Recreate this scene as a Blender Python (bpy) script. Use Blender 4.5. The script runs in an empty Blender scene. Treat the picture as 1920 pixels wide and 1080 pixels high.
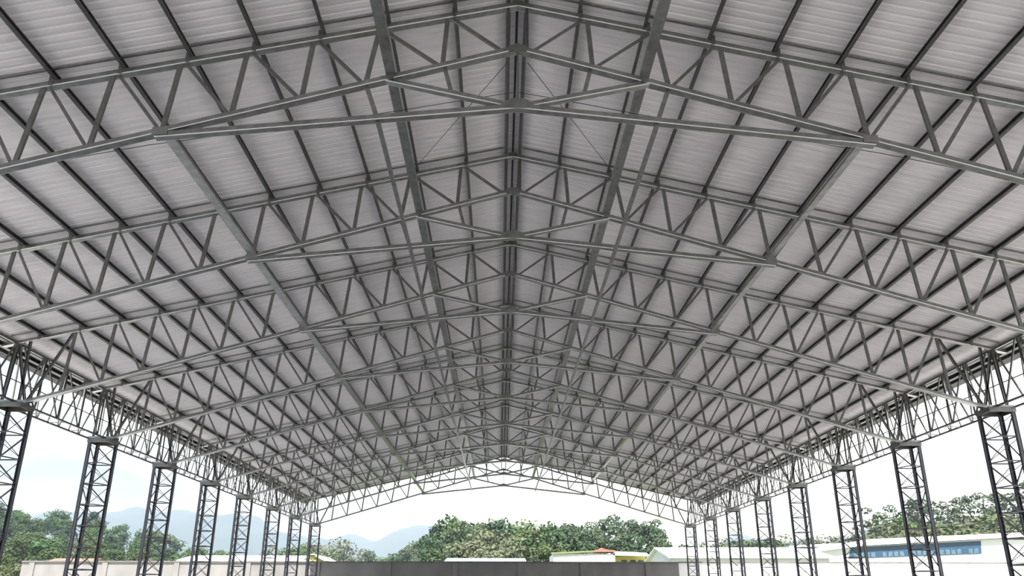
import bpy, bmesh, math, random
from mathutils import Vector, Matrix, noise
random.seed(7)
R = math.radians
C = bpy.context.scene.collection
SC = bpy.context.scene

# ------------------------------------------------------------------ camera
EYE = 1.6                                   # eye height over the floor
YS = [13.02, 18.87, 24.61, 30.57, 36.56, 42.60, 48.54, 54.98, 61.13, 67.73]   # the ten trusses
cam_d = bpy.data.cameras.new('camera')
cam = bpy.data.objects.new('camera', cam_d); C.objects.link(cam)
cam_d.sensor_width = 36; cam_d.lens = 1349.08 / 1920 * 36
cam_d.shift_y = 140 / 1920
cam_d.clip_end = 5000
p, y, r = R(18.128), R(-0.934), R(0.0645)
fw = Vector((-math.sin(y) * math.cos(p), math.cos(y) * math.cos(p), math.sin(p)))
rt0 = Vector((math.cos(y), math.sin(y), 0)); up0 = rt0.cross(fw)
rt = rt0 * math.cos(r) + up0 * math.sin(r); up = up0 * math.cos(r) - rt0 * math.sin(r)
M = Matrix((rt, up, -fw)).transposed().to_4x4(); M.translation = Vector((-0.33, 0, EYE))
cam.matrix_world = M
SC.camera = cam

# ------------------------------------------------------------------ exposure, sky, sun
SC.view_settings.view_transform = 'Standard'
SC.view_settings.look = 'None'
SC.view_settings.gamma = 1
SC.view_settings.use_curve_mapping = False
SC.view_settings.exposure = 2.15
SC.cycles.max_bounces = 8
SC.cycles.diffuse_bounces = 6
SC.cycles.glossy_bounces = 3
SC.cycles.volume_bounces = 1
SC.cycles.sample_clamp_indirect = 4

w = bpy.data.worlds.new('sky'); SC.world = w; w.use_nodes = True
nt = w.node_tree; N = nt.nodes; L = nt.links; N.clear()
out = N.new('ShaderNodeOutputWorld'); bg = N.new('ShaderNodeBackground')
tc = N.new('ShaderNodeTexCoord'); sep = N.new('ShaderNodeSeparateXYZ')
L.new(tc.outputs['Generated'], sep.inputs[0])
ramp = N.new('ShaderNodeValToRGB')
e = ramp.color_ramp.elements
e[0].position = 0.0; e[0].color = (0.265, 0.305, 0.35, 1)
e[1].position = 0.9; e[1].color = (0.16, 0.33, 0.66, 1)
a = ramp.color_ramp.elements.new(0.12); a.color = (0.245, 0.29, 0.36, 1)
a = ramp.color_ramp.elements.new(0.4); a.color = (0.22, 0.30, 0.42, 1)
L.new(sep.outputs['Z'], ramp.inputs[0])
cl = N.new('ShaderNodeTexNoise'); cl.inputs['Scale'].default_value = 2.3; cl.inputs['Detail'].default_value = 5
mp = N.new('ShaderNodeMapping'); mp.inputs['Scale'].default_value = (1, 1, 3.0); mp.inputs['Location'].default_value = (0.4, 0.2, 0.1)
L.new(tc.outputs['Generated'], mp.inputs[0]); L.new(mp.outputs[0], cl.inputs['Vector'])
add = N.new('ShaderNodeMath'); add.operation = 'MULTIPLY_ADD'      # more cloud towards the right (+X)
add.inputs[1].default_value = 0.38
L.new(sep.outputs['X'], add.inputs[0]); L.new(cl.outputs['Fac'], add.inputs[2])
cr = N.new('ShaderNodeValToRGB'); cr.color_ramp.elements[0].position = 0.27; cr.color_ramp.elements[1].position = 0.45
L.new(add.outputs[0], cr.inputs[0])
mix = N.new('ShaderNodeMix'); mix.data_type = 'RGBA'
L.new(cr.outputs[0], mix.inputs['Factor']); L.new(ramp.outputs[0], mix.inputs['A'])
mix.inputs['B'].default_value = (0.68, 0.69, 0.70, 1)
L.new(mix.outputs['Result'], bg.inputs['Color'])
bg.inputs['Strength'].default_value = 0.55
L.new(bg.outputs[0], out.inputs['Surface'])

sd = bpy.data.lights.new('sun', 'SUN'); sun = bpy.data.objects.new('sun', sd); C.objects.link(sun)
sd.energy = 2.85; sd.angle = R(1.2); sd.color = (1.0, 0.96, 0.9)
sun.rotation_euler = Vector((0.06, 0.56, -0.83)).to_track_quat('-Z', 'Y').to_euler()
sun.location = (0, -40, 80)

# ------------------------------------------------------------------ materials
def mat(name, col, rough=0.6, metal=0.0, var=0.0, scale=4.0, bump=0.0, col2=None, stretch=(1, 1, 1), coord='Object', rnd=0.0, spec=0.5, trans=0.0):
    m = bpy.data.materials.new(name); m.use_nodes = True
    t = m.node_tree; n = t.nodes; l = t.links
    b = n['Principled BSDF']
    b.inputs['Roughness'].default_value = rough; b.inputs['Metallic'].default_value = metal
    b.inputs['Specular IOR Level'].default_value = spec
    c = (*col, 1)
    if var or col2 or bump:
        tcn = n.new('ShaderNodeTexCoord'); mpn = n.new('ShaderNodeMapping'); mpn.inputs['Scale'].default_value = stretch
        l.new(tcn.outputs[coord], mpn.inputs[0])
        nz = n.new('ShaderNodeTexNoise'); nz.inputs['Scale'].default_value = scale; nz.inputs['Detail'].default_value = 6
        l.new(mpn.outputs[0], nz.inputs['Vector'])
        rp = n.new('ShaderNodeValToRGB')
        rp.color_ramp.elements[0].position = 0.3; rp.color_ramp.elements[1].position = 0.7
        d = col2 if col2 else tuple(v * (1 - var) for v in col)
        rp.color_ramp.elements[0].color = (*d, 1); rp.color_ramp.elements[1].color = c
        l.new(nz.outputs['Fac'], rp.inputs[0]); src = rp.outputs[0]
        if bump:
            bp = n.new('ShaderNodeBump'); bp.inputs['Strength'].default_value = bump; bp.inputs['Distance'].default_value = 0.05
            l.new(nz.outputs['Fac'], bp.inputs['Height']); l.new(bp.outputs[0], b.inputs['Normal'])
    else:
        rgb = n.new('ShaderNodeRGB'); rgb.outputs[0].default_value = c; src = rgb.outputs[0]
    if rnd:
        oi = n.new('ShaderNodeObjectInfo'); hs = n.new('ShaderNodeHueSaturation')
        m1 = n.new('ShaderNodeMapRange'); m1.inputs['To Min'].default_value = 1 - rnd; m1.inputs['To Max'].default_value = 1 + rnd
        l.new(oi.outputs['Random'], m1.inputs['Value']); l.new(m1.outputs[0], hs.inputs['Value'])
        m2 = n.new('ShaderNodeMath'); m2.operation = 'MULTIPLY_ADD'; m2.inputs[1].default_value = -0.06; m2.inputs[2].default_value = 0.53
        m3 = n.new('ShaderNodeMath'); m3.operation = 'FRACT'; m4 = n.new('ShaderNodeMath'); m4.operation = 'MULTIPLY'; m4.inputs[1].default_value = 7.31
        l.new(oi.outputs['Random'], m4.inputs[0]); l.new(m4.outputs[0], m3.inputs[0]); l.new(m3.outputs[0], m2.inputs[0]); l.new(m2.outputs[0], hs.inputs['Hue'])
        l.new(src, hs.inputs['Color']); src = hs.outputs[0]
    l.new(src, b.inputs['Base Color'])
    if trans:
        tr = n.new('ShaderNodeBsdfTranslucent'); mx = n.new('ShaderNodeMixShader'); mx.inputs[0].default_value = trans
        l.new(src, tr.inputs[0]); l.new(b.outputs[0], mx.inputs[1]); l.new(tr.outputs[0], mx.inputs[2])
        l.new(mx.outputs[0], n['Material Output'].inputs['Surface'])
    return m

MT = dict(
    steel=mat('truss_steel', (0.21, 0.215, 0.205), 0.36, 0.75, var=0.3, scale=6, stretch=(1, 1, 1)),
    galv=mat('galvanised_steel', (0.36, 0.37, 0.355), 0.28, 0.88, var=0.35, scale=5),
    dark=mat('dark_primer_steel', (0.10, 0.107, 0.122), 0.45, 0.35, var=0.3, scale=5),
    purlin=mat('purlin_steel', (0.15, 0.156, 0.15), 0.36, 0.75, var=0.3, scale=3),
    concrete=mat('wall_concrete', (0.23, 0.225, 0.22), 0.9, 0, var=0.28, scale=0.7, bump=0.15, stretch=(1, 1, .5)),
    coping=mat('coping_concrete', (0.17, 0.165, 0.155), 0.9, 0, var=0.4, scale=2),
    white_wall=mat('white_plaster', (0.80, 0.80, 0.80), 0.9, 0, var=0.06, scale=0.5),
    floor=mat('floor_concrete', (0.70, 0.68, 0.66), 0.8, 0, var=0.15, scale=0.3),
    yard=mat('yard_concrete', (0.53, 0.515, 0.49), 0.9, 0, var=0.12, scale=0.05),
    grass=mat('field_grass', (0.10, 0.14, 0.05), 1, 0, var=0.4, scale=0.05),
    roofwhite=mat('white_metal_roof', (0.78, 0.80, 0.82), 0.5, 0.0, var=0.05, scale=0.5),
    roofgrey=mat('grey_metal_roof', (0.30, 0.34, 0.40), 0.5, 0.1, var=0.1, scale=1),
    blue=mat('blue_glass', (0.035, 0.085, 0.15), 0.15, 0.0, var=0.2, scale=0.6),
    bluewhite=mat('pale_glazing', (0.12, 0.20, 0.27), 0.4, 0.0, var=0.5, scale=3),
    yellow=mat('yellow_paint', (0.52, 0.48, 0.14), 0.8, 0, var=0.1, scale=1),
    tile=mat('red_tile', (0.36, 0.17, 0.12), 0.8, 0, var=0.3, scale=3),
    green=mat('moss_green', (0.22, 0.25, 0.12), 0.9, 0, var=0.3, scale=3),
    window=mat('dark_window', (0.03, 0.035, 0.04), 0.2),
    bark=mat('bark', (0.12, 0.09, 0.06), 0.9, 0, var=0.3, scale=3),
    leaf=mat('leaf_green', (0.095, 0.145, 0.056), 0.7, 0, var=0.35, scale=0.5, rnd=0.3, spec=0.2, trans=0.25),
    leaf_dark=mat('leaf_dark_green', (0.075, 0.118, 0.062), 0.7, 0, var=0.35, scale=0.5, rnd=0.25, spec=0.2, trans=0.2),
    leaf_olive=mat('leaf_olive', (0.150, 0.168, 0.100), 0.7, 0, var=0.3, scale=0.5, rnd=0.2, spec=0.2, trans=0.25),
    leaf_pine=mat('leaf_pine', (0.09, 0.125, 0.072), 0.7, 0, var=0.3, scale=0.6, rnd=0.2, spec=0.2, trans=0.2),
    mountain=mat('mountain_forest', (0.026, 0.040, 0.030), 1, 0, var=0.35, scale=0.02),
    hillmat=mat('hill_undergrowth', (0.07, 0.10, 0.05), 1, 0, var=0.5, scale=0.12, bump=0.8),
    arris_glint=mat('painted_arris_highlight', (0.80, 0.81, 0.80), 0.35, 0.5, var=0.15, scale=3),  # pale colour paints the highlight line along the rounded lower arrises
    gutter=mat('dark_gutter_sheet', (0.035, 0.035, 0.038), 0.6, 0.0, var=0.3, scale=2),
    cable=mat('black_cable', (0.03, 0.03, 0.03), 0.6),
)

def sheet_material():
    m = bpy.data.materials.new('ribbed_roof_sheet'); m.use_nodes = True
    t = m.node_tree; n = t.nodes; l = t.links; b = n['Principled BSDF']
    tcn = n.new('ShaderNodeTexCoord')
    mp = n.new('ShaderNodeMapping'); mp.inputs['Scale'].default_value = (0.7, 5.0, 0.7)
    l.new(tcn.outputs['Object'], mp.inputs[0])
    nz = n.new('ShaderNodeTexNoise'); nz.inputs['Scale'].default_value = 1.3; nz.inputs['Detail'].default_value = 4; nz.inputs['Distortion'].default_value = 0.4
    l.new(mp.outputs[0], nz.inputs['Vector'])
    rp = n.new('ShaderNodeValToRGB')
    rp.color_ramp.elements[0].position = 0.3; rp.color_ramp.elements[0].color = (0.62, 0.603, 0.625, 1)
    rp.color_ramp.elements[1].position = 0.72; rp.color_ramp.elements[1].color = (0.74, 0.722, 0.74, 1)
    l.new(nz.outputs['Fac'], rp.inputs[0]); l.new(rp.outputs[0], b.inputs['Base Color'])
    b.inputs['Roughness'].default_value = 0.6; b.inputs['Metallic'].default_value = 0.12
    bp = n.new('ShaderNodeBump'); bp.inputs['Strength'].default_value = 0.35; bp.inputs['Distance'].default_value = 0.06
    l.new(nz.outputs['Fac'], bp.inputs['Height']); l.new(bp.outputs[0], b.inputs['Normal'])
    return m
MT['sheet'] = sheet_material()

# ------------------------------------------------------------------ helpers
def link(name, bm, m, parent=None, smooth=False):
    me = bpy.data.meshes.new(name)
    bmesh.ops.recalc_face_normals(bm, faces=bm.faces)
    bm.to_mesh(me); bm.free()
    for k in (m if isinstance(m, (list, tuple)) else [m]): me.materials.append(k)
    if smooth:
        for f in me.polygons: f.use_smooth = True
    o = bpy.data.objects.new(name, me); C.objects.link(o)
    if parent: o.parent = parent
    return o
def tag(o, label, cat, group=None):
    o['label'] = label; o['category'] = cat
    if group: o['group'] = group
    return o
def thing(name, label, cat, loc=(0, 0, 0), group=None):
    o = bpy.data.objects.new(name, None); C.objects.link(o); o.location = loc
    o.empty_display_size = 0.3
    return tag(o, label, cat, group)
def struct(name, bm, m):
    o = link(name, bm, m); o['kind'] = 'structure'; return o
def copy_tree(o, parent=None):
    c = o.copy(); C.objects.link(c)
    if parent: c.parent = parent
    for ch in list(o.children): copy_tree(ch, c)
    return c
def box(bm, x0, x1, y0, y1, z0, z1, mi=0):
    vs = [bm.verts.new(v) for v in ((x0, y0, z0), (x1, y0, z0), (x1, y1, z0), (x0, y1, z0), (x0, y0, z1), (x1, y0, z1), (x1, y1, z1), (x0, y1, z1))]
    for q in ((0, 3, 2, 1), (4, 5, 6, 7), (0, 1, 5, 4), (1, 2, 6, 5), (2, 3, 7, 6), (3, 0, 4, 7)):
        f = bm.faces.new([vs[i] for i in q]); f.material_index = mi
def prism(bm, pts, a, b, mi=0, axis='y'):
    """polygon pts extruded from a to b along an axis"""
    def P(u, v, s): return {'y': (u, s, v), 'x': (s, u, v), 'z': (u, v, s)}[axis]
    A = [bm.verts.new(P(u, v, a)) for u, v in pts]; B = [bm.verts.new(P(u, v, b)) for u, v in pts]
    fs = [bm.faces.new(A), bm.faces.new(B[::-1])]
    n = len(pts)
    for i in range(n): fs.append(bm.faces.new((A[i], A[(i + 1) % n], B[(i + 1) % n], B[i])))
    for f in fs: f.material_index = mi
def beam(bm, a, b, prof, side, mi=0):
    """profile (u along side, v along the third axis) swept a -> b; side is a hint vector for u"""
    a = Vector(a); b = Vector(b); d = (b - a).normalized()
    u = Vector(side); u = (u - d * u.dot(d)).normalized(); v = d.cross(u)
    if v.z < -1e-6 or (abs(v.z) < 1e-6 and v.y > 0): v = -v
    A = [bm.verts.new(a + u * s + v * t) for s, t in prof]; B = [bm.verts.new(b + u * s + v * t) for s, t in prof]
    n = len(prof); fs = [bm.faces.new(A), bm.faces.new(B[::-1])]
    for i in range(n): fs.append(bm.faces.new((A[i], A[(i + 1) % n], B[(i + 1) % n], B[i])))
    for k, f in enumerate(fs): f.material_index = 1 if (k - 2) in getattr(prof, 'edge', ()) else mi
def U_up(w, h, t=0.01):      # channel open at the top, v = 0 at the top edge
    return [(-w/2, 0), (-w/2, -h), (w/2, -h), (w/2, 0), (w/2 - t, 0), (w/2 - t, -h + t), (-w/2 + t, -h + t), (-w/2 + t, 0)]
def U_down(w, h, t=0.01):    # channel open at the bottom, v = 0 at the bottom edge
    return [(a_, -b_) for a_, b_ in U_up(w, h, t)]
class Prof(list): pass
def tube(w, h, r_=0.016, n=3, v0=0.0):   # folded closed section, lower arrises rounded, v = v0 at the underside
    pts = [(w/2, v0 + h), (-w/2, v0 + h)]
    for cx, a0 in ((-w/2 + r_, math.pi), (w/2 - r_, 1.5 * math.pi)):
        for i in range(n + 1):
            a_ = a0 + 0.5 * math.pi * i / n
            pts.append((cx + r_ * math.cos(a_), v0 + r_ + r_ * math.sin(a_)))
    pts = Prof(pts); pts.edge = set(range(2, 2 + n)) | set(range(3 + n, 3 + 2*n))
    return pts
def angle(w, h, t=0.008):
    return [(-w/2, 0), (w/2, 0), (w/2, t), (-w/2 + t, t), (-w/2 + t, h), (-w/2, h)]
def rect(w, h): return [(-w/2, -h/2), (w/2, -h/2), (w/2, h/2), (-w/2, h/2)]
def chan(w, h, t=0.008):     # C channel: web (width w) at v=0, lips up h
    return [(-w/2, 0), (w/2, 0), (w/2, h), (w/2 - t, h), (w/2 - t, t), (-w/2 + t, t), (-w/2 + t, h), (-w/2, h)]
def rod(bm, a, b, r_, n=8, mi=0):
    beam(bm, a, b, [(r_ * math.cos(2*math.pi*i/n), r_ * math.sin(2*math.pi*i/n)) for i in range(n)], (0.3, 1, 0.2), mi)
def nb(): return bmesh.new()
ORD = ['first', 'second', 'third', 'fourth', 'fifth', 'sixth', 'seventh', 'eighth', 'ninth', 'tenth', 'eleventh', 'twelfth', 'thirteenth', 'fourteenth', 'fifteenth', 'sixteenth']

# measured heights over the eye -> over the floor
def zt(x): return EYE + 12.73 - 0.2325 * abs(x)           # lower edge of top chord
def zb(x): return EYE + 11.63 - 0.30 * min(abs(x), 16.9)  # upper edge of bottom chord
def zr(x): return EYE + 13.03 - 0.2325 * abs(x)           # roof sheet
Y_NEAR, Y_FAR, X_EAVE = -34.0, 69.2, 18.8

# ------------------------------------------------------------------ the setting
def roof_half(name, s):
    bm = nb(); pitch, h = 0.21, 0.021
    prof = []; yy = Y_NEAR
    while yy < Y_FAR:
        prof += [(yy, 0), (yy + 0.12, 0), (yy + 0.145, h), (yy + 0.185, h)]; yy += pitch
    xs = [0.03, X_EAVE]
    low = [[bm.verts.new((s * x, q[0], zr(x) + q[1])) for q in prof] for x in xs]
    upp = [[bm.verts.new((s * x, q[0], zr(x) + q[1] + 0.03)) for q in prof] for x in xs]
    n = len(prof)
    for i in range(n - 1):
        bm.faces.new((low[0][i], low[0][i+1], low[1][i+1], low[1][i]))
        bm.faces.new((upp[0][i], upp[1][i], upp[1][i+1], upp[0][i+1]))
    for j in (0, 1):
        for i in range(n - 1):
            bm.faces.new((low[j][i], upp[j][i], upp[j][i+1], low[j][i+1]))
    for i in (0, n - 1): bm.faces.new((low[0][i], low[1][i], upp[1][i], upp[0][i]))
    return struct(name, bm, MT['sheet'])
roof_half('ceiling_left', -1); roof_half('ceiling_right', 1)
bm = nb()                                            # folded ridge cap over the gap
prism(bm, [(-0.42, zr(0.42) + 0.065), (0, zr(0) + 0.10), (0.42, zr(0.42) + 0.065), (0.42, zr(0.42) + 0.075), (0, zr(0) + 0.115), (-0.42, zr(0.42) + 0.075)], Y_NEAR, Y_FAR)
o = struct('trim_ridge', bm, MT['dark'])

bm = nb(); box(bm, -18.8, 18.8, -34, 69.2, -0.25, 0); struct('floor', bm, MT['floor'])
bm = nb()
box(bm, -160, -18.8, -120, 71.7, -0.25, -0.02); box(bm, 18.8, 160, -120, 71.7, -0.25, -0.02)
box(bm, -18.8, 18.8, -120, -34, -0.25, -0.02); box(bm, -18.8, 18.8, 69.2, 71.7, -0.25, -0.02)
struct('ground_yard', bm, MT['yard'])
bm = nb(); box(bm, -1500, 1500, 71.7, 2600, -0.4, -0.05)
struct('ground_field', bm, MT['grass'])

# rear wall: concrete to the right edge of the roof's span, white plaster beyond
def pilastered(name, x0, x1, pil, m, m2, top, wpil=0.5):
    bm = nb(); box(bm, x0, x1, 72.0, 72.25, -0.2, top - 0.12)
    for c in pil: box(bm, c - wpil/2, c + wpil/2, 71.88, 72.0, -0.2, top - 0.08)
    box(bm, x0, x1, 71.84, 72.35, top - 0.12, top, 1)
    return struct(name, bm, [m, m2])
pil = [-44.9, -38.0, -31.2, -24.4, -17.8, -11.0, -4.6, 1.66, 7.7, 14.0]
pilastered('wall_back', -45.9, 17.0, pil, MT['concrete'], MT['coping'], EYE + 3.36)
pilastered('wall_right', 17.0, 75, [23.5, 30, 36.5, 43, 49.5, 56, 62.5, 69], MT['white_wall'], MT['coping'], EYE + 3.38)

# ------------------------------------------------------------------ trusses
XT = [1.52, 3.03, 4.46, 5.88, 7.28, 8.68, 10.1, 11.48, 12.85, 14.23, 15.6]        # top nodes
XB = [0.27, 1.65, 3.3, 4.65, 6.1, 7.5, 8.95, 10.4, 11.73, 13.1, 14.45, 15.82, 16.93]  # bottom nodes

def make_truss():
    t = thing('roof_truss', '', 'truss')
    steel, galv = MT['steel'], MT['galv']
    Yd = (0, 1, 0)
    for s in (-1, 1):
        bm = nb(); beam(bm, (0, 0, zt(0)), (s*18.12, 0, zt(18.12)), tube(0.17, 0.12), Yd); link('top_chord', bm, [galv, MT["arris_glint"]], t)
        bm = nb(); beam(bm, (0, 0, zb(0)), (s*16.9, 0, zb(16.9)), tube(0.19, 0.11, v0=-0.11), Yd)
        beam(bm, (s*16.88, 0, zb(16.9)), (s*17.95, 0, zb(16.9)), tube(0.19, 0.11, v0=-0.11), Yd); link('bottom_chord', bm, [galv, MT["arris_glint"]], t)
        # tie beam and inner brace
        bm = nb(); beam(bm, (0, 0, EYE + 10.10), (s*7.62, 0, EYE + 9.27), tube(0.17, 0.12, v0=-0.12), Yd); link('tie_beam', bm, [galv, MT["arris_glint"]], t)
        bm = nb(); beam(bm, (s*0.12, 0, EYE + 10.12), (s*2.85, 0, EYE + 10.76), tube(0.15, 0.11, v0=-0.11), Yd); link('inner_brace', bm, [galv, MT["arris_glint"]], t)
        for i, x in enumerate(XT):
            xo = XB[i + 1]; xi = XB[i]
            bm = nb(); beam(bm, (s*(x+0.05), -0.06, zt(x) + 0.004), (s*xo, -0.03, zb(xo) - 0.01), chan(0.10, 0.05), (1, 0, 0)); link('strut', bm, steel, t)
            bm = nb(); beam(bm, (s*(x-0.08), -0.03, zt(x) + 0.004), (s*(xi+0.06), 0.0, zb(xi) - 0.01), angle(0.075, 0.06), (1, 0, 0)); link('diagonal', bm, steel, t)
        # end fan over the column
        for (xa, xb_) in ((15.7, 16.88), (17.2, 17.15), (17.6, 16.95), (17.68, 17.75)):
            bm = nb(); beam(bm, (s*xa, 0.0, zt(xa) + 0.05), (s*xb_, 0.0, zb(xb_) - 0.04), chan(0.10, 0.05), (1, 0, 0)); link('strut', bm, steel, t)
        # ridge post, hangers
        bm = nb(); beam(bm, (s*0.21, 0, zt(0) + 0.04), (s*0.21, 0, zb(0) - 0.06), chan(0.07, 0.05), (1, 0, 0)); link('ridge_post', bm, steel, t)
        bm = nb(); beam(bm, (s*1.6, 0, zb(1.6) - 0.1), (s*1.45, 0, EYE + 10.44), chan(0.09, 0.05), (1, 0, 0)); link('hanger', bm, galv, t)
        bm = nb(); beam(bm, (s*3.28, 0, zb(3.28) - 0.1), (s*2.98, 0, EYE + 9.66), chan(0.10, 0.05), (1, 0, 0)); link('hanger', bm, galv, t)
        for x in XT + [17.0]:
            bm = nb(); box(bm, s*(x-0.1) - 0.045, s*(x-0.1) + 0.045, -0.10, -0.088, zt(x) + 0.02, zt(x) + 0.26); link('purlin_cleat', bm, steel, t)
        bm = nb(); box(bm, s*7.5 - 0.16, s*7.5 + 0.16, -0.105, -0.095, EYE + 9.20, EYE + 9.38); link('gusset_plate', bm, galv, t)
        bm = nb(); prism(bm, [(s*2.68, EYE+10.68), (s*2.98, EYE+10.66), (s*2.98, EYE+10.74), (s*2.68, EYE+10.80)], -0.105, -0.095); link('gusset_plate', bm, galv, t)
    for s in (-1, 1):
        bm = nb(); beam(bm, (s*0.30, -0.24, zr(0.30) - 0.035), (s*17.8, -0.24, zr(17.8) - 0.035), rect(0.05, 0.022), Yd); link('sheet_support_strip', bm, galv, t)
    bm = nb(); prism(bm, [(-0.14, zt(0)), (0.14, zt(0)), (0.13, zt(0) + 0.12), (0, zt(0) + 0.15), (-0.13, zt(0) + 0.12)], -0.105, -0.092); link('apex_plate', bm, steel, t)
    bm = nb(); prism(bm, [(-0.2, zb(0) - 0.20), (0.2, zb(0) - 0.20), (0.2, zb(0) - 0.03), (0, zb(0) + 0.03), (-0.2, zb(0) - 0.03)], -0.105, -0.095); link('apex_plate', bm, galv, t)
    bm = nb(); prism(bm, [(-0.28, EYE + 9.97), (0.28, EYE + 9.97), (0.28, EYE + 10.14), (0.1, EYE + 10.22), (-0.1, EYE + 10.22), (-0.28, EYE + 10.14)], -0.098, -0.088); link('apex_plate', bm, galv, t)
    bm = nb(); rod(bm, (0, 0, zb(0) - 0.1), (0, 0, EYE + 10.02), 0.018); link('king_rod', bm, steel, t)
    return t
truss = make_truss()
TL = ['steel lattice roof truss nearest the viewer, crossing the top of the picture',
      'steel lattice roof truss directly behind the nearest one, running off both picture edges',
      'third roof truss from the viewer, the nearest one whose ends rest on columns in view',
      'fourth roof truss from the viewer, resting on the second visible pair of columns',
      'fifth roof truss from the viewer, resting on the third visible pair of columns',
      'sixth roof truss from the viewer, resting on the fourth visible pair of columns',
      'seventh roof truss from the viewer, resting on the fifth visible pair of columns',
      'third roof truss from the far gable, resting on the sixth visible pair of columns',
      'roof truss one short of the far gable, its tie showing just under the roof end',
      'farthest roof truss, in the open gable, silhouetted against the bright sky']
for k, Yk in enumerate(YS):
    o = truss if k == 0 else copy_tree(truss)
    o.location = (0, Yk, 0); o['label'] = TL[k]; o['group'] = 'roof trusses'

# ------------------------------------------------------------------ purlins (C sections along the hall)
GP = {-1: 'purlins under the left roof slope', 1: 'purlins under the right roof slope'}
PX = [0.26, 1.46, 2.93, 4.36, 5.78, 7.18, 8.58, 9.98, 11.36, 12.73, 14.11, 15.48, 16.9, 18.05, 18.40]
th = math.atan(0.2325)
for s in (-1, 1):
    for i, x in enumerate(PX):
        h, fl, tk = 0.155, 0.075, 0.012
        bz = zr(x) - 0.012
        c = [(0, 0), (-fl, 0), (-fl, -0.03), (-fl + tk, -0.03), (-fl + tk, -tk), (-tk, -tk), (-tk, -h + tk), (-fl + tk, -h + tk), (-fl + tk, -h + 0.03), (-fl, -h + 0.03), (-fl, -h), (0, -h)]
        if x > 17.5: c = [(u_ * 1.6, v_ * 1.1) for u_, v_ in c]
        pts = []
        for u_, v_ in c:
            uu = u_ * math.cos(th) - v_ * math.sin(th) * -1; vv = v_ * math.cos(th) + u_ * math.sin(th) * -1
            pts.append((s * (x + uu), bz + vv))
        bm = nb(); prism(bm, pts, Y_NEAR + 0.1, Y_FAR - 0.1)
        side = 'left' if s < 0 else 'right'
        if i == 0: lb = f'dark steel ridge purlin running just {side} of the ridge line'
        elif x > 17.5: lb = f'steel eave purlin at the {side} roof edge, ' + ('inner of the pair' if i == 13 else 'outermost of the pair')
        else: lb = f'grey steel roof purlin on the {side} slope, {ORD[i-1]} one down from the ridge pair'
        tag(link('roof_purlin', bm, MT['purlin']), lb, 'purlin', GP[s])
    # eave flashing / gutter
    bm = nb(); x = X_EAVE
    prism(bm, [(s*(x-0.34), zr(x) + 0.05), (s*(x-0.33), zr(x) + 0.05), (s*(x-0.33), zr(x) - 0.15), (s*(x+0.11), zr(x) - 0.15), (s*(x+0.11), zr(x) - 0.03), (s*(x+0.12), zr(x) - 0.03), (s*(x+0.12), zr(x) - 0.17), (s*(x-0.34), zr(x) - 0.17)], Y_NEAR, Y_FAR)
    tag(link('gutter', bm, MT['gutter']), f"dark metal gutter along the {'left' if s < 0 else 'right'} eave of the roof", 'gutter', 'eave gutters')

# ------------------------------------------------------------------ longitudinal beams
for s in (-1, 1):
    side = 'left' if s < 0 else 'right'
    bm = nb(); zz = EYE + 10.80
    prism(bm, [(s*2.64, zz-0.02), (s*2.86, zz-0.02), (s*2.86, zz+0.07), (s*2.85, zz+0.07), (s*2.85, zz-0.01), (s*2.65, zz-0.01), (s*2.65, zz+0.07), (s*2.64, zz+0.07)], Y_NEAR + 0.1, Y_FAR - 1.2)
    tag(link('longitudinal_beam', bm, MT['galv']), f'wide steel channel running lengthwise on the bottom chords, {side} of the ridge', 'beam', 'lengthwise channels beside the ridge')
    bm = nb(); zz = EYE + 9.36; wd = 0.23 if s < 0 else 0.16
    prism(bm, [(s*(7.47-wd/2), zz), (s*(7.47+wd/2), zz), (s*(7.47+wd/2), zz+0.08), (s*(7.47+wd/2-.01), zz+0.08), (s*(7.47+wd/2-.01), zz+0.01), (s*(7.47-wd/2+.01), zz+0.01), (s*(7.47-wd/2+.01), zz+0.08), (s*(7.47-wd/2), zz+0.08)], YS[0] + 0.1, YS[-1] - 0.1)
    tag(link('longitudinal_beam', bm, MT['galv']), f'steel channel linking the outer tie ends lengthwise under the {side} slope', 'beam', 'lengthwise channels at the tie ends')
    bm = nb(); zz = EYE + 9.60
    prism(bm, [(s*2.92, zz-0.05), (s*3.01, zz-0.05), (s*3.01, zz-0.04), (s*2.93, zz-0.04), (s*2.93, zz+0.03), (s*2.92, zz+0.03)], YS[0] - 0.1, YS[-1] + 0.1)
    tag(link('longitudinal_angle', bm, MT['galv']), f'thin steel angle running lengthwise under the tie beams, {side} of centre', 'beam', 'lengthwise angles under the ties')
    # bracing rod of the first bay
    bm = nb(); rod(bm, (s*0.22, YS[0] + 0.1, EYE + 11.32), (s*3.1, YS[1] - 0.1, EYE + 12.06), 0.008, 6)
    tag(link('bracing_rod', bm, MT['cable']), f'thin steel bracing rod slanting from the nearest truss apex down the {side} slope', 'rod', 'bracing rods')
    # services cable hung just behind the nearest truss
    bm = nb(); pts = [(0.05, 11.15), (0.95, 10.97), (2.7, 10.6), (4.5, 10.25), (6.4, 9.93), (8.2, 9.62), (10.1, 9.2), (12.5, 8.75), (15.5, 8.2)]
    for a_, b_ in zip(pts, pts[1:]): rod(bm, (s*a_[0], 13.9, EYE + a_[1]), (s*b_[0], 13.9, EYE + b_[1]), 0.008, 6)
    tag(link('cable', bm, MT['cable']), f'thin dark cable strung beneath the {side} half of the nearest truss', 'cable', 'thin cables under the nearest truss')

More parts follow.
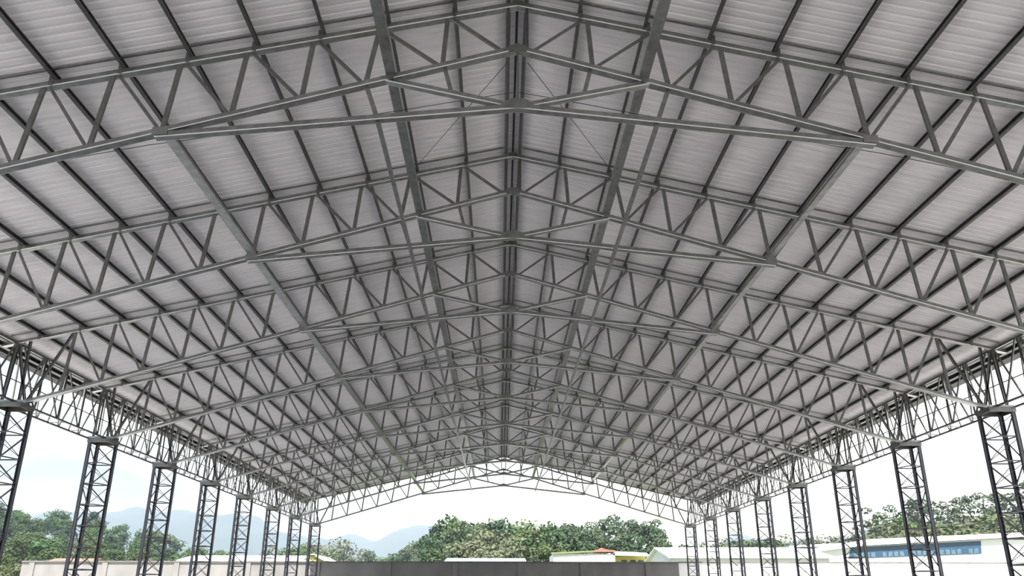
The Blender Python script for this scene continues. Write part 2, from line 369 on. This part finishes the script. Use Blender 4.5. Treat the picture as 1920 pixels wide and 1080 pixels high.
# ------------------------------------------------------------------ lattice columns
CH = EYE + 6.42          # top of cap
def make_column(s):
    c = thing('lattice_column', '', 'column')
    xi, xo, hy = 16.90, 17.68, 0.32
    F_in = (s*xi, hy); F_out = (s*xo, hy); N_out = (s*xo, -hy); N_in = (s*xi, -hy)
    top = CH - 0.18
    for q, (w_, d_) in ((F_in, (0.12, 0.10)), (F_out, (0.13, 0.10)), (N_out, (0.12, 0.10))):
        bm = nb(); t_ = 0.012
        sx = -s if q[0] == s*xi else s
        x0 = q[0]; y0 = q[1]; sy = 1 if q[1] > 0 else -1
        # angle-like leg: two flanges closed into a channel
        box(bm, x0 - w_/2, x0 + w_/2, y0 + sy*0.03 - 0.006, y0 + sy*0.03 + 0.006, 0, top)
        box(bm, x0 - w_/2, x0 - w_/2 + t_, y0 - d_/2, y0 + d_/2, 0, top)
        box(bm, x0 + w_/2 - t_, x0 + w_/2, y0 - d_/2, y0 + d_/2, 0, top)
        link('leg', bm, MT['dark'], c)
        bm = nb(); box(bm, x0 - 0.13, x0 + 0.13, y0 - 0.12, y0 + 0.12, 0, 0.02); link('base_plate', bm, MT['dark'], c)
    zs = [top - 0.86 * i for i in range(0, 10)]
    for i, z in enumerate(zs):
        if i:
            bm = nb()
            for A, B in ((F_in, F_out), (F_out, N_out)):
                beam(bm, (*A, z), (*B, z), angle(0.05, 0.05), (0, 0, 1))
            k = (s*(xi + 0.16), -hy)
            beam(bm, (*N_out, z), (*k, z), angle(0.045, 0.045), (0, 0, 1)); beam(bm, (*k, z), (*F_in, z), angle(0.045, 0.045), (0, 0, 1))
            link('horizontal_frame', bm, MT['dark'], c)
        z2 = zs[i+1] if i + 1 < len(zs) else 0.05
        if z - z2 < 0.2: continue
        z_a, z_b = z - 0.06, z2 + 0.06
        A0, B0 = (F_out, F_in) if (s < 0 and i % 2 == 0) else (F_in, F_out)
        for A, B, wd in ((A0, B0, 0.05), (B0, A0, 0.024), (N_out, F_out, 0.04), (N_out, F_in, 0.022)):
            if i % 2 and A == N_out and B == F_out: A, B = B, A
            bm = nb(); beam(bm, (*A, z_a), (*B, z_b), rect(wd, wd * .8), (0, 1, 0)); link('diagonal_brace', bm, MT['dark'], c)
    # cap frame
    bm = nb(); h_ = 0.15
    x0, x1 = sorted((s*(xi - 0.08), s*(xo + 0.09)))
    box(bm, x0, x1, -hy - 0.07, -hy - 0.055, CH - 0.18, CH - 0.02); box(bm, x0, x1, hy + 0.055, hy + 0.07, CH - 0.18, CH - 0.02)
    box(bm, x0, x0 + 0.015, -hy - 0.055, hy + 0.055, CH - 0.18, CH - 0.02); box(bm, x1 - 0.015, x1, -hy - 0.055, hy + 0.055, CH - 0.18, CH - 0.02)
    link('cap_frame', bm, MT['steel'], c)
    bm = nb(); box(bm, x0, x1, -hy - 0.07, hy + 0.07, CH - 0.02, CH - 0.005); link('cap_plate', bm, MT['dark'], c)
    bm = nb(); box(bm, x0, x1, -0.10, 0.10, CH - 0.005, EYE + 6.45); link('bearing_plate', bm, MT['steel'], c)
    return c
COLN = ['nearest one in view, cut by the picture edge', 'second from the viewer', 'third from the viewer', 'fourth from the viewer', 'fifth from the viewer', 'sixth from the viewer', 'second from the far gable', 'farthest, at the gable corner']
for s in (-1, 1):
    base = make_column(s)
    for k in range(2, 10):
        o = base if k == 2 else copy_tree(base)
        o.location = (0, YS[k], 0)
        o['label'] = f"dark steel lattice column in the {'left' if s < 0 else 'right'} row, {COLN[k-2]}"
        o['group'] = f"lattice columns of the {'left' if s < 0 else 'right'} row"

# ------------------------------------------------------------------ eave girders between columns
def make_girder(s, y0, y1, label):
    g = thing('eave_girder', label, 'girder', (s*17.5, y0, 0), f"eave girders along the {'left' if s < 0 else 'right'} side")
    Lg = y1 - y0
    xa, xb_ = s*(17.18-17.5), s*(17.92-17.5)
    xt, ztp = s*(17.55-17.5), zt(17.55) - 0.02
    zl = EYE + 6.47
    for x in (xa, xb_):
        bm = nb(); beam(bm, (x, 0.12, zl), (x, Lg - 0.12, zl), rect(0.075, 0.06), (1, 0, 0)); link('lower_rail', bm, MT['dark'], g)
    bm = nb(); beam(bm, (xt, 0.12, ztp - 0.03), (xt, Lg - 0.12, ztp - 0.03), rect(0.08, 0.06), (1, 0, 0)); link('upper_rail', bm, MT['steel'], g)
    bm = nb(); beam(bm, (xb_ - s*0.18, 0.1, EYE + 7.4), (xb_ - s*0.18, Lg - 0.1, EYE + 7.4), rect(0.03, 0.03), (1, 0, 0)); link('middle_rail', bm, MT['dark'], g)
    n = 4
    for i in range(n):
        c0 = 0.12 + (Lg - 0.24) * i / n; c1 = 0.12 + (Lg - 0.24) * (i + 1) / n; cm = (c0 + c1) / 2
        for x in (xa, xb_):
            m_ = MT['steel'] if x == xa else MT['galv']
            for A, B in ((c0 + 0.05, cm - 0.04), (c1 - 0.05, cm + 0.04)):
                bm = nb(); beam(bm, (xt + (x - xt) * 0.12, A, ztp - 0.06), (x, B, zl + 0.03), chan(0.06, 0.04), (0, 1, 0)); link('web_strut', bm, m_, g)
        if i in (1, 2, 3):
            bm = nb(); beam(bm, (xa, c0, zl), (xb_, c0, zl), rect(0.05, 0.03), (0, 1, 0)); link('batten', bm, MT['galv'], g)
            bm = nb(); beam(bm, (xb_, c0 - 0.02, zl), (xt + s*0.02, c0 - 0.02, ztp - 0.05), rect(0.04, 0.04), (0, 1, 0)); link('post', bm, MT['galv'], g)
    return g
for s in (-1, 1):
    side = 'left' if s < 0 else 'right'
    for k in range(1, 9):
        lb = (f'lattice eave girder on the {side}, in the bay before the nearest visible column' if k == 1 else
              f'lattice eave girder on the {side}, spanning the {ORD[k-2]} bay beyond the nearest visible column')
        make_girder(s, YS[k], YS[k+1], lb)

# ------------------------------------------------------------------ buildings behind the wall
def gable_x(bm, x0, x1, y0, y1, zb_, ze, zrg, mi_w=0, mi_r=1, ov=0.4):
    """ridge parallel to x"""
    ym = (y0 + y1) / 2
    prism(bm, [(y0, zb_), (y1, zb_), (y1, ze), (ym, zrg), (y0, ze)], x0, x1, mi_w, 'x')
    k = (zrg - ze) / (ym - y0)
    prism(bm, [(y0 - ov, ze - ov*k + .02), (ym, zrg + .02), (y1 + ov, ze - ov*k + .02), (y1 + ov, ze - ov*k + .17), (ym, zrg + .17), (y0 - ov, ze - ov*k + .17)], x0 - ov, x1 + ov, mi_r, 'x')
def wall_box(parent, name, dims, m):
    bm = nb(); box(bm, *dims); return link(name, bm, m, parent)

b = thing('farm_building', 'low white building with yellow end wall and red tiles, behind the rear wall', 'building', (13, 104, 0))
def loc(dims): return (dims[0]-13, dims[1]-13, dims[2]-104, dims[3]-104, dims[4], dims[5])
wall_box(b, 'wall', loc((6.9, 15.2, 100, 108, 0, EYE + 5.7)), MT['white_wall'])
wall_box(b, 'wall', loc((15.2, 19.5, 101, 108, 0, EYE + 5.45)), MT['yellow'])
bm = nb(); prism(bm, [(6.6-13, EYE+5.62), (12.3-13, EYE+5.92), (12.3-13, EYE+6.12), (6.6-13, EYE+5.85)], -4.3, -3.6); link('parapet', bm, MT['green'], b)
bm = nb(); prism(bm, [(12.3-13, EYE+5.92), (15.2-13, EYE+5.95), (15.2-13, EYE+6.15), (14.2-13, EYE+6.2), (13.4-13, EYE+6.5), (12.7-13, EYE+6.2), (12.3-13, EYE+6.12)], -4.3, -1.5); link('tiled_roof', bm, MT['tile'], b)
bm = nb(); prism(bm, [(15.0-13, EYE+5.5), (20.1-13, EYE+5.42), (19.4-13, EYE+5.85), (15.0-13, EYE+6.05)], -4.0, 5.0); link('roof', bm, MT['roofwhite'], b)
for x in (16.2, 17.4, 18.5):
    bm = nb(); box(bm, x-13, x-13+0.75, -3.05, -2.95, EYE+4.2, EYE+4.95); link('window', bm, MT['window'], b)

def shed(label, x0, x1, y0, y1, ze, zrg, roofm, wallm, name='shed'):
    cx, cy = (x0+x1)/2, (y0+y1)/2
    t = thing(name, label, 'shed', (cx, cy, 0), 'pale metal-roofed sheds behind the rear wall')
    bm = nb(); ym = 0; prism(bm, [(y0-cy, 0), (y1-cy, 0), (y1-cy, ze), (ym, zrg), (y0-cy, ze)], x0-cx, x1-cx, 0, 'x'); link('wall', bm, wallm, t)
    k = (zrg-ze)/(cy-y0); ov = 0.5
    bm = nb(); prism(bm, [(y0-cy-ov, ze-ov*k+.03), (0, zrg+.03), (y1-cy+ov, ze-ov*k+.03), (y1-cy+ov, ze-ov*k+.2), (0, zrg+.2), (y0-cy-ov, ze-ov*k+.2)], x0-cx-ov, x1-cx+ov, 0, 'x'); link('roof', bm, roofm, t)
    return t
shed('low grey metal-roofed shed peeping over the middle of the rear wall', -6.3, 2.3, 88, 96, EYE+4.05, EYE+4.5, MT['roofgrey'], MT['white_wall'])
shed('long white metal-roofed shed above the sunlit left part of the wall', -37.5, -23.0, 88, 96, EYE+4.1, EYE+4.75, MT['roofwhite'], MT['white_wall'])
g = thing('shed', 'small yellow-gabled shed at the right end of the left white roofs', 'shed', (-22.3, 92, 0), 'pale metal-roofed sheds behind the rear wall')
bm = nb(); prism(bm, [(-1.2, 0), (1.2, 0), (1.2, EYE+4.2), (0, EYE+4.75), (-1.2, EYE+4.2)], -4, 4); link('wall', bm, MT['yellow'], g)
bm = nb(); prism(bm, [(-1.5, EYE+4.1), (0, EYE+4.8), (1.5, EYE+4.1), (1.5, EYE+4.22), (0, EYE+4.95), (-1.5, EYE+4.22)], -4.3, 4.3); link('roof', bm, MT['roofwhite'], g)
t = thing('shed', 'red-tiled shed roof at the far left above the wall', 'shed', (-52.8, 93.5, -0.35), 'pale metal-roofed sheds behind the rear wall')
bm = nb(); prism(bm, [(-3, 0), (3, 0), (3, EYE+4.2), (0, EYE+4.8), (-3, EYE+4.2)], -2.2, 2.6, 0, 'x'); link('wall', bm, MT['white_wall'], t)
bm = nb(); prism(bm, [(-3.5, EYE+4.13), (0, EYE+4.82), (3.5, EYE+4.13), (3.5, EYE+4.3), (0, EYE+5.0), (-3.5, EYE+4.3)], -2.6, 3.0, 0, 'x'); link('roof', bm, MT['tile'], t)
shed('white shed with long arched-end roof just right of the gable opening', 19.6, 38.0, 86, 100, EYE+4.5, EYE+5.9, MT['roofwhite'], MT['white_wall'])
t = thing('factory_building', 'white factory with a long band of blue windows, behind the right columns', 'building', (57, 100, 0))
X = lambda x: x - 57
bm = nb(); prism(bm, [(X(38.2), 0), (X(75), 0), (X(75), EYE+7.9), (X(62), EYE+7.3), (X(46.9), EYE+6.45), (X(44), EYE+6.2), (X(38.2), EYE+5.4)], -5, 12); link('wall', bm, MT['white_wall'], t)
bm = nb(); prism(bm, [(X(38.0), EYE+5.38), (X(44), EYE+6.2), (X(46.9), EYE+6.5), (X(62), EYE+7.35), (X(76), EYE+8.0), (X(76), EYE+8.4), (X(66.6), EYE+8.15), (X(47.5), EYE+7.3), (X(44), EYE+6.5), (X(38.0), EYE+5.6)], -5.6, 12); link('roof', bm, MT['roofwhite'], t)
wd = thing  # keep names short
bm = nb(); prism(bm, [(X(44.5), EYE+4.9), (X(61.9), EYE+5.55), (X(62.1), EYE+7.15), (X(45.0), EYE+6.25)], -5.08, -5.0); win = link('window_band', bm, MT['blue'], t)
bm = nb()
for i in range(22):
    x = 45.2 + i * 0.75
    if i % 5 == 4: continue
    k0 = EYE + 4.95 + (x - 44.5) * 0.0374
    prism(bm, [(X(x), k0), (X(x + 0.55), k0 + 0.02), (X(x + 0.55), k0 + 0.62), (X(x), k0 + 0.60)], -5.12, -5.085)
link('lower_pane', bm, MT['bluewhite'], win)
bm = nb(); box(bm, -4.2, 4.2, -0.25, 0.25, 0, 0.2)
for x in (-4.0, -1.3, 1.3, 4.0): box(bm, x-0.12, x+0.12, -0.12, 0.12, 0, EYE+7.2)
prism(bm, [(-4.4, EYE+7.2), (4.4, EYE+7.55), (4.4, EYE+8.0), (-4.4, EYE+7.55)], -1.5, 1.5)
o = link('canopy', bm, MT['roofgrey']); o.location = (47.5, 112, 0); tag(o, 'dark flat canopy roof beyond the white factory, between two right columns', 'canopy')

# ------------------------------------------------------------------ hills and mountains
def ridge_mesh(name, pts, y0, y1, m, seg, amp, ny=14):
    """terrain rising to the crest heights pts (x, z) half way between y0 and y1"""
    bm = nb(); x0, x1 = pts[0][0], pts[-1][0]; nx = seg; rows = []
    def crest(x):
        for (xa, za), (xb_, zb_) in zip(pts, pts[1:]):
            if xa <= x <= xb_:
                f = (x - xa) / (xb_ - xa); f = f*f*(3-2*f); return za + (zb_ - za) * f
        return 0
    def height(x, yv):
        v = (yv - y0) / (y1 - y0); q = math.sin(math.pi * min(max(v, 0), 1)) ** 0.8 if 0 < v < 1 else 0
        return crest(x) * q * (1 + amp * noise.noise(Vector((x * 0.03, yv * 0.03, 3)))) - 0.3
    for j in range(ny + 1):
        yv = y0 + (y1 - y0) * j / ny
        rows.append([bm.verts.new((x0 + (x1 - x0) * i / nx, yv, height(x0 + (x1 - x0) * i / nx, yv))) for i in range(nx + 1)])
    for j in range(ny):
        for i in range(nx): bm.faces.new((rows[j][i], rows[j][i+1], rows[j+1][i+1], rows[j+1][i]))
    o = link(name, bm, m, smooth=True); o['kind'] = 'structure'
    return height
hill_h = ridge_mesh('hill', [(-230, 4), (-175, 22), (-118, 19), (-100, 14.5), (-84, 10.5), (-68, 6.5), (-52, 3.5), (-35, 0.5)], 130, 215, MT['hillmat'], 60, 0.2)
ridge_mesh('mountain', [(-900, 60), (-640, 95), (-500, 100), (-440, 102), (-380, 101), (-320, 97), (-280, 82), (-245, 72), (-205, 70), (-170, 60), (-100, 0)], 700, 1150, MT['mountain'], 120, 0.15, 24)
ridge_mesh('mountain', [(-330, 0), (-262, 80), (-222, 90), (-180, 82), (-145, 99), (-112, 105), (-85, 99), (-50, 72), (0, 40), (60, 0)], 900, 1300, MT['mountain'], 100, 0.04, 20)
ridge_mesh('mountain', [(160, 0), (260, 62), (330, 78), (420, 70), (520, 92), (640, 90), (800, 110), (1000, 60)], 800, 1200, MT['mountain'], 100, 0.18, 20)

# ------------------------------------------------------------------ trees
def crown_mesh(name, clumps, m, nq, q, seed):
    rnd = random.Random(seed); verts = []; faces = []
    for (cx, cy, cz, rx, rz) in clumps:
        for _ in range(nq):
            while True:
                d = Vector((rnd.uniform(-1, 1), rnd.uniform(-1, 1), rnd.uniform(-1, 1)))
                if 0.05 < d.length < 1: break
            d.normalize(); rr = rnd.uniform(0.72, 1.04)
            c = Vector((cx + d.x*rx*rr, cy + d.y*rx*rr, cz + d.z*rz*rr))
            nrm = (d + Vector((rnd.gauss(0, .45), rnd.gauss(0, .45), rnd.gauss(0, .45) + .2))).normalized()
            u = nrm.orthogonal().normalized(); u.rotate(Matrix.Rotation(rnd.uniform(0, 6.28), 3, nrm)); v = nrm.cross(u)
            a_, b_ = q * rnd.uniform(.6, 1.2), q * rnd.uniform(.5, 1.0)
            i0 = len(verts)
            verts += [c - u*a_, c - v*b_*.7, c + u*a_, c + v*b_*.7]
            faces.append((i0, i0+1, i0+2, i0+3))
    me = bpy.data.meshes.new(name); me.from_pydata([tuple(v) for v in verts], [], faces); me.materials.append(m)
    return me
def trunk_mesh(name, h, r0):
    bm = nb(); n = 7; rings = []
    for j in range(5):
        z = h * j / 4; rr = r0 * (1 - 0.7 * j / 4); ox = 0.15 * math.sin(j * 1.7) * h / 8
        rings.append([bm.verts.new((ox + rr*math.cos(2*math.pi*i/n), rr*math.sin(2*math.pi*i/n), z)) for i in range(n)])
    for a_, b_ in zip(rings, rings[1:]):
        for i in range(n): bm.faces.new((a_[i], a_[(i+1) % n], b_[(i+1) % n], b_[i]))
    bm.faces.new(rings[0]); bm.faces.new(rings[-1])
    me = bpy.data.meshes.new(name); bm.to_mesh(me); bm.free(); me.materials.append(MT['bark']); return me
def broad(seed, m, h=8.0, r_=3.2, q=0.26, nc=26, nq=80):
    rnd = random.Random(seed); cl_ = []
    for i in range(nc):
        a_ = rnd.uniform(0, 6.28); zz = rnd.uniform(0.22, 0.95); rad = r_ * math.sqrt(max(0.05, 1 - ((zz - 0.5) / 0.55) ** 2)) * rnd.uniform(.35, .8)
        s_ = rnd.uniform(.85, 1.5) * r_ / 3.2
        cl_.append((rad*math.cos(a_), rad*math.sin(a_), h*zz*0.98, s_, s_*0.8))
    return crown_mesh('crown', cl_, m, nq, q, seed), trunk_mesh('trunk', h*0.75, 0.2)
def pine(seed, m, h=12.0, nc=16, nq=70, q=0.24, r_=2.4):
    rnd = random.Random(seed); cl_ = []
    for i in range(nc):
        f = 0.4 + 0.58 * i / (nc - 1); a_ = i * 2.4 + rnd.uniform(-.5, .5); rad = r_ * (1 - abs(f - 0.68) * 1.9) * rnd.uniform(.5, 1.05)
        cl_.append((rad*math.cos(a_), rad*math.sin(a_), h*f, rnd.uniform(.7, 1.15), rnd.uniform(.4, .65)))
    return crown_mesh('crown', cl_, m, nq, q, seed), trunk_mesh('trunk', h*0.95, 0.16)
PR = {}
PR['broad'] = [broad(i, MT['leaf']) for i in range(3)]
PR['dark'] = [broad(10 + i, MT['leaf_dark'], 9, 3.0) for i in range(2)]
PR['olive'] = [broad(20 + i, MT['leaf_olive'], 8, 3.6) for i in range(2)]
PR['conifer'] = [pine(30 + i, MT['leaf_dark'], 12, 20, 80, 0.24, 2.6) for i in range(2)]
PR['pine'] = [pine(40 + i, MT['leaf_pine'], 13, 15, 60, 0.22, 2.8) for i in range(3)]
def tree(kind, x, yv, h, label, group, z0=0.0, wid=1.0, idx=None):
    ms = PR[kind]; crown, trunk = ms[random.randrange(len(ms)) if idx is None else idx]
    base_h = {'broad': 8, 'dark': 9, 'olive': 8, 'conifer': 12, 'pine': 13}[kind]
    t = thing('tree', label, 'tree', (x, yv, z0 - 0.1), group)
    k = h / base_h; t.scale = (k*wid, k*wid, k); t.rotation_euler = (0, 0, random.uniform(0, 6.28))
    for nm, me in (('crown', crown), ('trunk', trunk)):
        o = bpy.data.objects.new(nm, me); C.objects.link(o); o.parent = t
    return t
# forested hill at left
cnt = 0
for j in range(9):
    yv = 124 + j * 6.2
    for i in range(16):
        x = -138 + i * 6.1 + (3.0 if j % 2 else 0) + random.uniform(-1.6, 1.6); yy = yv + random.uniform(-2, 2)
        if x > -44 - j*1.0: continue
        if x < -0.80 * yy - 14: continue
        g0 = max(0, hill_h(x, yy))
        if j == 0: hh = random.uniform(5.5, 7.5)
        else: hh = random.uniform(4.6, 6.8)
        kd = random.choice(['broad', 'broad', 'broad', 'dark', 'dark'] if j > 1 else ['broad', 'olive', 'olive'])
        tree(kd, x, yy, hh, 'leafy tree in the forest covering the low hill at left', 'trees on the left hill', g0, random.uniform(1.15, 1.45)); cnt += 1
# row left of centre
for j in range(3):
    for i in range(11):
        x = -54 + i * 3.6 + random.uniform(-1, 1) + j * 1.5; yy = 178 + j * 8 + random.uniform(-2, 2)
        top = 9.5 + 2.2 * math.sin(i * .8) + j * 1.6
        tree(random.choice(['broad', 'olive', 'dark']), x*1.05, yy, EYE + top + random.uniform(-.8, .8), 'bushy green tree in the low row left of the central grove', 'trees left of the central grove', 0, 1.0)
# central grove
crest_pts = [(-16, 10.0), (-13.5, 12.6), (-7, 13.4), (-3, 13.7), (3, 12.7), (7, 12.6), (12, 13.5), (17, 13.4), (23, 13.4), (28, 14.2), (31, 10.5)]
def cz(x):
    for (a_, za), (b_, zb_) in zip(crest_pts, crest_pts[1:]):
        if a_ <= x <= b_: return za + (zb_ - za) * (x - a_) / (b_ - a_)
    return 8
for j, (yy, f) in enumerate(((121, .50), (127, .72), (133, .88), (141, 1.0), (150, 1.06))):
    n = 12
    for i in range(n):
        x = -12.5 + 42 * i / (n - 1) + random.uniform(-1, 1)
        H = EYE + cz(x) * f * yy / 140
        kd = 'dark' if x < -10 else ('olive' if (-8 < x < 6 and j < 3) or j == 0 else random.choice(['broad', 'dark', 'dark']))
        if x > 15 and j >= 2: kd = 'conifer'
        lb = {'dark': 'dark green broadleaf tree in the grove behind the middle of the wall', 'broad': 'mid green broadleaf tree in the grove behind the middle of the wall',
              'olive': 'pale olive tree at the front of the grove behind the wall', 'conifer': 'tall dark conifer at the right end of the central grove'}[kd]
        tree(kd, x * yy / 140, yy, H * random.uniform(.94, 1.05), lb, 'central grove', 0, 1.25 if kd == 'olive' else 1.0)
# right side
for j in range(2):
    for i in range(14):
        x = 38 + i * 4.2 + random.uniform(-1.2, 1.2); yy = 146 + j * 10
        top = 10.2 + (i / 13) * 2.4 + j * .8
        tree(random.choice(['olive', 'broad', 'dark']), x * (1 + j*.05), yy, EYE + top + random.uniform(-.8, .8), 'pale green tree in the distant row seen between the right columns', 'distant tree row at right')
tree('pine', 72.0, 140, EYE + 16.6, 'lone tall pine with a rounded crown standing above the right tree row', None, 0, 1.25, 0)
for i in range(10):
    x = 80 + i * 3.1 + random.uniform(-.6, .6)
    tree('pine', x, 148 + random.uniform(-4, 4), EYE + 18.0 + i * .42 + random.uniform(-1, 1), 'tall thin-stemmed pine in the cluster above the factory roof', 'pines above the factory', 0, 1.15)
for j in range(3):
    for i in range(11):
        x = 72 + i * 4.0 + random.uniform(-1, 1); yy = 128 + j * 7
        tree(random.choice(['olive', 'broad']), x * (.93 + j*.05), yy, EYE + 10.0 + i * .25 + j * 2.0 + random.uniform(-.6, .6), 'pale green bushy tree just behind the factory roof', 'bushy trees behind the factory', 0, 1.3)
# scrub in front of the left hill
for i in range(12):
    x = -62 - i * 3.4 + random.uniform(-.8, .8)
    tree('olive', x * .93, 106 + random.uniform(-3, 3), EYE + random.uniform(4.0, 5.4), 'low yellowish shrub-like tree just beyond the left end of the wall', 'low trees beyond the left wall', 0, 1.2)

# ------------------------------------------------------------------ haze over the distance
hz = bpy.data.materials.new('haze'); hz.use_nodes = True
n = hz.node_tree.nodes; l = hz.node_tree.links; n.clear()
oo = n.new('ShaderNodeOutputMaterial'); vs = n.new('ShaderNodeVolumeScatter')
vs.inputs['Color'].default_value = (0.58, 0.72, 1.0, 1); vs.inputs['Density'].default_value = 0.0009; vs.inputs['Anisotropy'].default_value = 0.2
l.new(vs.outputs[0], oo.inputs['Volume'])
bm = nb(); box(bm, -1100, 1100, 112, 1300, -0.04, 118)
o = link('haze', bm, hz); o['kind'] = 'stuff'; tag(o, 'thin bluish haze hanging over the distant hills', 'haze')
